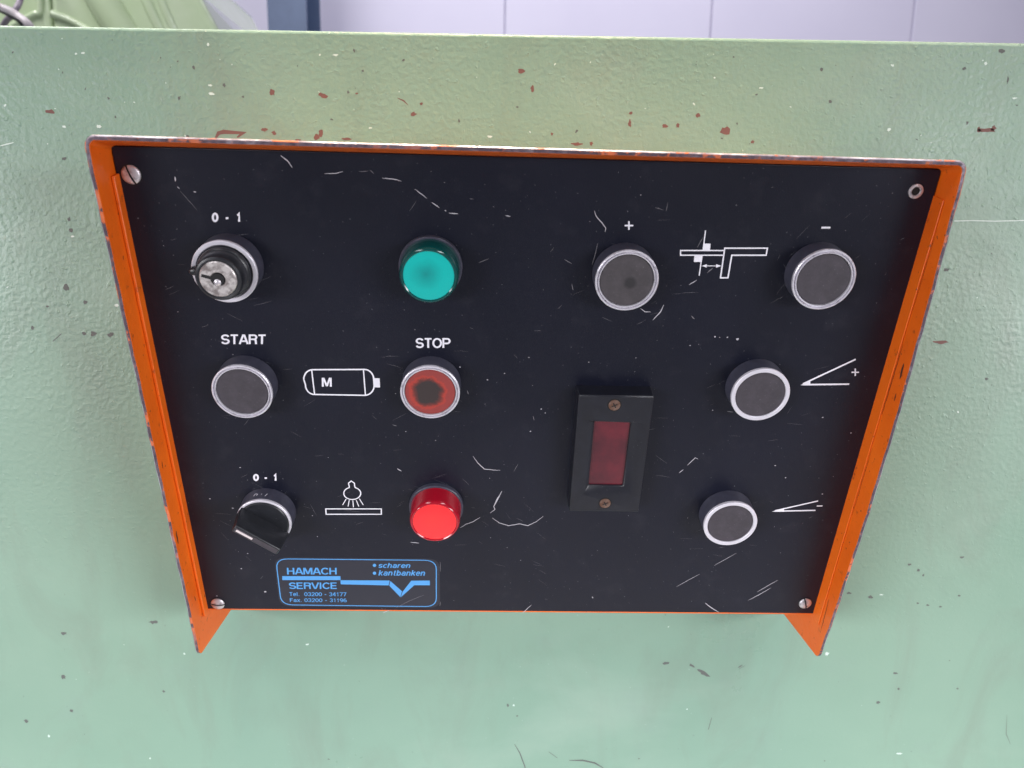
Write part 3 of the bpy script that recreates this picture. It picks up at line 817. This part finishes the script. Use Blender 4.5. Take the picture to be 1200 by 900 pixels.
sc(f, ((146, 388), (155, 415), (178, 440), (200, 468), (196, 488)), .5); sc(f, ((162, 540), (150, 590), (135, 640)), .35, 1); sc(f, ((362, 846), (382, 860), (410, 862)), .45)
sc(f, ((472, 828), (455, 862), (420, 900)), .6); sc(f, ((590, 734), (626, 712)), .5); sc(f, ((655, 512), (628, 560)), .3, 1); sc(f, ((490, 350), (482, 390)), .25, 1); sc(f, ((430, 372), (470, 384)), .2, 1)
sc(f, ((675, 678), (702, 655)), .5, 1); sc(f, ((600, 880), (615, 895)), .6, 1)
f = zp(440, 370, 4)
sc(f, ((457, 657), (480, 690), (510, 718), (545, 722), (585, 724)), .5); sc(f, ((668, 695), (648, 730)), .25, 1); sc(f, ((592, 822), (570, 860), (553, 895)), .55)
sc(f, ((430, 350), (436, 368)), .6, 1); sc(f, ((80, 510), (100, 516)), .5, 1); sc(f, ((738, 470), (744, 490)), .4, 1); sc(f, ((102, 716), (122, 728)), .7)
f = zp(440, 540, 4.615)
sc(f, ((684, 163), (660, 210), (640, 245), (646, 262), (620, 282)), .6); sc(f, ((632, 308), (670, 335), (720, 350), (780, 340), (825, 350), (870, 328), (908, 298)), .55)
sc(f, ((458, 362), (490, 342), (530, 328), (566, 304)), .55); sc(f, ((190, 440), (236, 444)), .55); sc(f, ((110, 795), (180, 758), (262, 725)), .3, 1); sc(f, ((40, 822), (76, 806)), .5)
sc(f, ((795, 822), (843, 779)), .5); sc(f, ((1172, 734), (1176, 742)), .8); sc(f, ((350, 545), (351, 600)), .25, 1); sc(f, ((351, 760), (348, 785)), .3, 1)
f = zp(780, 540, 3.75)
sc(f, ((60, 52), (78, 38)), .6); sc(f, ((95, 20), (115, 0), (130, -14), (142, -8)), .5); sc(f, ((212, 460), (270, 428), (310, 405)), .28); sc(f, ((48, 552), (110, 518), (150, 497)), .33)
sc(f, ((174, 624), (200, 645), (234, 665)), .65); sc(f, ((402, 576), (450, 548), (492, 524)), .45); sc(f, ((362, 613), (410, 588), (462, 558)), .5); sc(f, ((240, 380), (250, 380)), .2, 1)
f = zp(800, 390, 4.615)
sc(f, ((240, 424), (274, 428)), .5, 1)
for x, y, r_ in ((296, 34, .75), (242, 24, .4), (175, 21, .45), (200, 24, .25), (40, 68, .35), (757, 457, .4), (910, 541, .35), (500, 717, .4), (556, 783, .4), (755, 871, .4), (162, 418, .3)):
    p = f(x, y); K.blob(p[0], p[1], r_, r_*.75, 0, .14, 0)
f = zp(190, 540, 4.286)
for x, y, r_ in ((518, 657, .75), (398, 541, .4), (355, 237, .55), (240, 190, .45), (392, 33, .45), (430, 465, .35), (275, 678, .4), (755, 275, .35), (780, 380, .3)):
    p = f(x, y); K.blob(p[0], p[1], r_, r_*.65, 0, .14, 0)
f = zp(440, 370, 4)
for x, y, r_ in ((719, 195, .45), (525, 300, .4), (777, 437, .4), (796, 455, .3), (726, 541, .4), (282, 584, .4), (396, 240, .4), (1000, 217, .3), (605, 270, .3), (185, 65, .3), (142, 542, .3)):
    p = f(x, y); K.blob(p[0], p[1], r_, r_*.75, 0, .14, rng.choice((0, 1)))
for _ in range(170):
    K.blob(rng.uniform(-178, 178), rng.uniform(-132, 130), rng.uniform(.10, .26), rng.uniform(.08, .2), 0, .13, rng.choice((0, 1, 1)), n=6)
for _ in range(26):
    x, y, a, l = rng.uniform(-175, 175), rng.uniform(-130, 125), rng.uniform(-1, 1.2), rng.uniform(1.5, 6)
    K.stroke([(x, y), (x+l*.5*math.cos(a)+.1, y+l*.5*math.sin(a)), (x+l*math.cos(a), y+l*math.sin(a))], .12, .13, 1, taper=True)
# fine scuffs where hands and tools rub, mostly around the controls
for px, py in ((735, 329), (965, 328), (284, 460), (504, 460), (891, 463), (856, 614), (263, 319), (309, 612), (510, 612), (716, 530), (600, 640), (420, 560)):
    c_ = uv(px, py); base_a = rng.uniform(-.6, 1.0)
    for _ in range(9):
        d_, th_ = rng.uniform(15, 32), rng.uniform(0, 6.28)
        x, y = c_.x+d_*math.cos(th_), c_.y+d_*math.sin(th_)
        if abs(x) > 176 or y > 128 or y < -131: continue
        a, l = base_a+rng.gauss(0, .35), rng.uniform(2, 9)
        K.stroke([(x, y), (x+l*.5*math.cos(a), y+l*.5*math.sin(a)+rng.uniform(-.2, .2)), (x+l*math.cos(a), y+l*math.sin(a))], rng.uniform(.05, .10), .125, 1, taper=True)
sm = K.build('scratch_marks', [M['scratch'], M['scratch_dim']], pl); tag(sm, kind='stuff')

# ------------------------------------------------------------------ push buttons
HB = 10.9; RB = 14.75
ring_chrome = [(14.75, HB-1.6), (14.75, HB-.2), (14.5, HB), (14.0, HB), (13.85, HB-1.1), (13.35, HB-1.1), (13.25, HB-.05), (12.85, HB-.12), (12.55, HB-1.5)]
ring_flat = [(14.75, HB-1.6), (14.75, HB-.2), (14.55, HB), (12.85, HB), (12.6, HB-.3), (12.55, HB-1.5)]
cap_prof = [(12.5, HB-1.5), (12.5, HB-.75), (12.2, HB-.5), (9, HB-.5), (5, HB-.5), (0, HB-.5)]
barrel_prof = [(14.9, 0), (14.8, HB-1.6), (14.75, HB-1.55), (12.4, HB-1.55), (0, HB-1.55)]
protos = {}
def button(px, py, ring_key, cap_mat, label):
    p = uv(px, py, HB)
    def mk(key, fn):
        if key in protos: 
            return protos[key]
        protos[key] = fn(); return None
    if 'barrel' not in protos:
        b = lathe('push_button', barrel_prof, M['barrel'], None); protos['barrel'] = b
    else: b = share('push_button', protos['barrel'], None)
    on_plate(b, p.x, p.y)
    if ring_key not in protos:
        r_ = lathe('ring', ring_chrome if ring_key == 'chrome' else ring_flat, M['chrome'] if ring_key == 'chrome' else M['alu'], b, 96); protos[ring_key] = r_
    else: r_ = share('ring', protos[ring_key], b)
    r_.rotation_euler[2] = rng.uniform(0, 6)
    c = lathe('cap', cap_prof, cap_mat, b)
    b['label'] = label
    return b
def ctr(x0, x1, y0, y1): return (x0+x1)/2, (y0+y1)/2+.3
button(*ctr(697, 772.5, 293, 365), 'chrome', M['cap_plus'], 'charcoal push button under the plus sign')
button(*ctr(928.7, 1003, 292.5, 363.5), 'chrome', M['cap'], 'charcoal push button under the minus sign')
button(*ctr(248, 319, 429, 490), 'chrome', M['cap'], 'charcoal push button under START')
button(*ctr(469, 539, 430, 490), 'chrome', M['cap_stop'], 'worn red push button under STOP')
button(*ctr(856.8, 926, 432.7, 493), 'flat', M['cap'], 'charcoal push button beside the wide angle symbol')
button(*ctr(824.5, 887.7, 588.8, 639.5), 'flat', M['cap'], 'charcoal push button beside the narrow angle symbol')

# ------------------------------------------------------------------ indicator lamps
def lamp(px, py, h, lens, face, label):
    p = uv(px, py, h)
    c = lathe('indicator_lamp', [(14.9, 0), (14.9, 2.6), (14.5, 3.0), (13.9, 3.0), (0, 3.0)], M['barrel']); on_plate(c, p.x, p.y)
    l = lathe('lens', [(13.9, 2.9), (13.7, 5), (13.55, h-2.2), (13.35, h-1.2), (12.9, h-.4), (12.5, h-.05), (12.1, h), (11.75, h-.25), (11.7, h-.8)], lens, c)
    lathe('lens_face', [(11.72, h-.8), (11.6, h-.45), (8, h-.2), (4, h-.1), (0, h-.05)], face, c)
    c['label'] = label
lamp(502.3, 323.8, 14.5, M['green_lens'], M['green_face'], 'round green indicator lamp')
lamp(509.3, 612.5, 15.5, M['red_lens'], M['red_face'], 'round red glowing indicator lamp')

# ------------------------------------------------------------------ key switch
p = uv(263, 319, HB)
ks = lathe('key_switch', [(14.9, 0), (14.8, HB-1.6), (14.75, HB-1.55), (12.4, HB-1.55), (0, HB-1.55)], M['barrel']); on_plate(ks, p.x, p.y)
ks['label'] = 'key operated lock switch under 0 - 1'
lathe('ring', [(14.75, HB-1.6), (14.75, HB-.2), (14.5, HB), (12.9, HB-.1), (12.4, HB-.9), (12.2, HB-1.5)], M['alu'], ks, 96)
HK = 20.5
lathe('collar', [(12.1, HB-1.5), (12.0, HB+1.2), (11.6, HB+1.8), (11.0, HB+2.2), (10.6, HK-2), (10.1, HK-.9), (9.3, HK-.5), (8.4, HK-.7), (8.3, HK-1.5)], M['knob'], ks, 80)
core = lathe('lock_core', [(8.3, HK-1.5), (8.25, HK-.35), (7.9, HK), (3.4, HK), (2.9, HK-1.0), (2.7, HK-1.2), (0, HK-1.2)], M['brass'], ks, 80)
# keyway slot, and a steel dome put in for its bright reflection
ang = R(-14)
def bar(name, x0, x1, y0, y1, z0, z1, mt, parent, rot):
    o = box(name, (x0/1000, y0/1000, z0/1000), (x1/1000, y1/1000, z1/1000), mt, parent); o.rotation_euler[2] = rot; return o
bar('keyway', -7.2, 2.6, -.75, .75, HK-1.3, HK+.05, M['black'], core, ang)
kd = lathe('keyhole', [(2.9, HK-1.25), (2.8, HK+.06), (0, HK+.07)], M['black'], core, 40)
sh_ = lathe('slot_glint', [(1.7, 0), (1.6, .8), (1.0, 1.3), (0, 1.5)], M['steel'], core, 24); sh_.location = (-.3/1000, -1.4/1000, (HK-.6)/1000)
ptr = lathe('pointer', [(2.3, 0), (2.2, 4.2), (1.6, 5.2), (.8, 5.6), (0, 5.7)], M['knob'], ks, 24)
ptr.location = (-12.0/1000, 1.0/1000, (HB-.5)/1000); ptr.scale = (1.35, .85, .8)

# ------------------------------------------------------------------ rotary switch
p = uv(309, 612.5, HB)
rs = lathe('rotary_switch', [(14.9, 0), (14.8, HB-1.6), (14.75, HB-1.55), (0, HB-1.55)], M['barrel']); on_plate(rs, p.x, p.y)
rs['label'] = 'black turn knob under the second 0 - 1'
lathe('ring', [(14.75, HB-1.6), (14.75, HB-.2), (14.5, HB), (13.6, HB), (13.4, HB-1.5)], M['alu'], rs, 96)
lathe('disc', [(13.4, HB-1.5), (13.35, HB+.3), (12.9, HB+.8), (0, HB+.8)], M['knob'], rs, 72)
a0, a1 = uv(282.6, 595, HB), uv(337, 624.5, HB)
kang = math.atan2(a1.y-a0.y, a1.x-a0.x)
HT = 26.0
pts = []
vv = []
for zz, half, wid in ((HB+.2, 14.6, 2.6), (HB+4, 14.5, 2.4), (HT-1, 13.4, 2.3), (HT, 13.0, 2.0)):
    ring_ = []
    for sx, sy in ((-1, -1), (1, -1), (1, 1), (-1, 1)):
        ring_.append((sx*half/1000, sy*wid/1000, zz/1000))
    vv.append(ring_)
V = [q for r_ in vv for q in r_]
Fq = [(3, 2, 1, 0), (12, 13, 14, 15)]
for i in range(3):
    for k in range(4):
        Fq.append((4*i+k, 4*i+(k+1) % 4, 4*i+4+(k+1) % 4, 4*i+4+k))
kn = mesh_obj('grip', V, Fq, M['knob'], rs); bevel(kn, .0006, 3, 25); kn.rotation_euler[2] = kang
tp = mesh_obj('grip_top', [(x/1000, y/1000, HT/1000+.00012) for x, y in ((-12.5, -1.5), (12.5, -1.5), (12.5, 1.5), (-12.5, 1.5))], [(0, 1, 2, 3)], M['cap'], rs); tp.rotation_euler[2] = kang
ln_ = box('pointer_line', (-11.6/1000, -.6/1000, HT/1000), (-2.2/1000, .6/1000, HT/1000+.0004), M['white_line'], rs); ln_.rotation_euler[2] = kang
# small worn marks on the upper side of the barrel
S = Flat(); 
for x0, x1, y0, y1 in ((-3.2, -3.6, 2.6, .6), (-3.2, -1.9, 2.6, 2.4), (-1.9, -2.2, 2.4, .9), (.4, .2, 2.4, 1.9), (3.4, 2.6, 2.2, .1)):
    S.stroke([(x0, y0), (x1, y1)], .38, 0)
wm = S.build('worn_lettering', [M['print']], rs)
wm.matrix_local = Matrix.Rotation(R(4), 4, 'Z') @ Matrix.Translation((0, 15.0/1000, 7.6/1000)) @ Matrix.Rotation(-math.pi/2, 4, 'X')

# ------------------------------------------------------------------ display window
HD = 10.0
c4 = [uv(667, 600, HD), uv(750, 600, HD), uv(766, 463, HD), uv(677, 463, HD)]
ctr_ = (c4[0]+c4[1]+c4[2]+c4[3])/4
w2 = ((c4[1]-c4[0]).length+(c4[2]-c4[3]).length)/4; h2 = ((c4[3]-c4[0]).length+(c4[2]-c4[1]).length)/4
win = [uv(689.6, 568, HD-3), uv(731, 568, HD-3), uv(737.6, 493, HD-3), uv(696.5, 493, HD-3)]
wc = (win[0]+win[1]+win[2]+win[3])/4-ctr_
ww = ((win[1]-win[0]).length+(win[2]-win[3]).length)/4; wh = ((win[3]-win[0]).length+(win[2]-win[1]).length)/4
L = [[(-w2, -h2, 0), (w2, -h2, 0), (w2, h2, 0), (-w2, h2, 0)],
     [(-w2+.3, -h2+.3, HD), (w2-.3, -h2+.3, HD), (w2-.3, h2-.3, HD), (-w2+.3, h2-.3, HD)],
     [(wc.x-ww-3, wc.y-wh-4.2, HD), (wc.x+ww+5.5, wc.y-wh-4.2, HD), (wc.x+ww+5.5, wc.y+wh+1.2, HD), (wc.x-ww-3, wc.y+wh+1.2, HD)],
     [(wc.x-ww, wc.y-wh, HD-2.4), (wc.x+ww, wc.y-wh, HD-2.4), (wc.x+ww, wc.y+wh, HD-2.4), (wc.x-ww, wc.y+wh, HD-2.4)],
     [(wc.x-ww, wc.y-wh, HD-4.2), (wc.x+ww, wc.y-wh, HD-4.2), (wc.x+ww, wc.y+wh, HD-4.2), (wc.x-ww, wc.y+wh, HD-4.2)]]
V = [(x/1000, y/1000, z/1000) for r_ in L for x, y, z in r_]
Fq = []
for i in range(4):
    for k in range(4): Fq.append((4*i+k, 4*i+(k+1) % 4, 4*i+4+(k+1) % 4, 4*i+4+k))
dsp = mesh_obj('display_window', V, Fq, M['bezel']); on_plate(dsp, ctr_.x, ctr_.y)
dsp['label'] = 'black display bezel with dark red window'
bevel(dsp, .0005, 2, 40)
box('display_filter', ((wc.x-ww-.2)/1000, (wc.y-wh-.2)/1000, (HD-6)/1000), ((wc.x+ww+.2)/1000, (wc.y+wh+.2)/1000, (HD-3.4)/1000), M['display'], dsp)
def screw_head(name, mt, r_, dome, parent):
    return lathe(name, [(r_, -.4), (r_, .35), (r_*.9, dome*.62), (r_*.62, dome*.9), (r_*.3, dome), (0, dome*1.02)], mt, parent, 36)
for px, py in ((720, 474.5), (709, 589.5)):
    q = uv(px, py, HD)-ctr_
    dk = lathe('counterbore', [(3.7, 0), (3.7, .08), (0, .09)], M['black'], dsp, 36); dk.location = (q.x/1000, q.y/1000, HD/1000)
    s_ = screw_head('screw', M['rust'], 3.0, .6, dsp); s_.location = (q.x/1000, q.y/1000, (HD+.1)/1000)
    x_ = mesh_obj('screw_cross', [(a/1000, b/1000, .00066) for a, b in ((-1.6, -.3), (-.3, -.3), (-.3, -1.5), (.3, -1.5), (.3, -.3), (1.6, -.3), (1.6, .3), (.3, .3), (.3, 1.5), (-.3, 1.5), (-.3, .3), (-1.6, .3))],
                  [tuple(range(12))], M['black'], dsp)
    x_.location = (q.x/1000, q.y/1000, (HD+.1)/1000); x_.rotation_euler[2] = .5

# ------------------------------------------------------------------ plate screws
for px, py, rot, r_ in ((153, 205, R(-70), 4.2), (254.8, 708.5, R(-4), 4.0), (944, 708, R(-72), 3.8)):
    q = uv(px, py, 1)
    w_ = lathe('screw', [(r_+.5, 0), (r_+.5, .05), (0, .06)], M['black']); on_plate(w_, q.x, q.y, .12)
    half = []
    # slotted head: two dome halves with a gap between them
    for sgn in (1, -1):
        V, Fq = [], []
        gap = .42; nr, na = 6, 16
        for i in range(nr+1):
            rr = r_*(1-i/nr*.999)
            hgt = 1.5*math.sqrt(max(0, 1-(rr/r_)**2*.86))
            a_lo = math.asin(min(1, gap/max(rr, gap+.001)))
            for k in range(na+1):
                a = a_lo+(math.pi-2*a_lo)*k/na
                V.append((rr*math.cos(a)/1000, sgn*max(gap, rr*math.sin(a))/1000, hgt/1000))
        for i in range(nr):
            for k in range(na):
                q4 = (i*(na+1)+k, i*(na+1)+k+1, (i+1)*(na+1)+k+1, (i+1)*(na+1)+k)
                Fq.append(q4 if sgn > 0 else q4[::-1])
        b0 = len(V)
        for k in range(na+1): V.append((V[k][0], V[k][1], 0))
        for k in range(na):
            q4 = (b0+k, b0+k+1, k+1, k); Fq.append(q4 if sgn > 0 else q4[::-1])
        hd = mesh_obj('screw_head', V, Fq, M['steel'], w_, smooth=True); hd.rotation_euler[2] = rot
# empty hole with its worn sleeve, upper right
q = uv(1073, 224, 0)
hs = lathe('empty_screw_hole', [(3.4, 0), (3.3, .5), (2.9, .7), (2.2, .7), (1.9, .25), (1.85, .05)], M['steel'], None, 36); on_plate(hs, q.x, q.y, .03)
lathe('hole', [(2.0, .06), (1.0, .06), (0, .06)], M['black'], hs, 24)

# grime marks, and the gap's dark painted as lines on the cheeks, where tray and hood meet
G = Flat()
def cheek(sgn, pts, w):
    """pts: (v along the plate, n off the plate)"""
    G_ = Flat(); G_.stroke(pts, w, 0, taper=True); return G_
def cheek_obj(sgn, lines):
    G_ = Flat()
    for pts, w in lines:
        q = []
        for (a, b), (c, d) in zip(pts[:-1], pts[1:]):
            n_ = max(2, int(abs(c-a)/1.5))
            for k in range(n_): q.append((a+(c-a)*k/n_+0, b+(d-b)*k/n_+rng.uniform(-.18, .18)))
        q.append(pts[-1]); G_.stroke(q, w, 0, taper=True)
    o = mesh_obj('grime_gap_marks', [], [], M['dirt'], hood)
    vs = [(sgn*(XI-.12), x, y) for x, y, z in G_.v]
    me = bpy.data.meshes.new('grime_gap_marks'); me.from_pydata([tuple(c/1000 for c in (PLATE.to_3x3() @ Vector(q))) for q in vs], [], G_.f); me.materials.append(M['dirt'])
    o.data = me; tag(o, kind='stuff')
    return o
cheek_obj(1, [(((110, 9.4), (70, 9.2)), .22), (((52, 9.4), (12, 9.2)), .5), (((-8, 9.4), (-52, 9.3)), .3), (((-112, 11), (-138, 12.3)), .45), (((44, 14.6), (36, 15.2)), 1.5), (((28, 15.6), (24, 15.9)), 1.0)])
cheek_obj(-1, [(((-20, 14), (-24, 14.4)), .7), (((-64, 15), (-72, 15.4)), 1.3), (((-115, 10), (-119, 9.4)), .7), (((88, 9), (86, 9.3)), .6)])
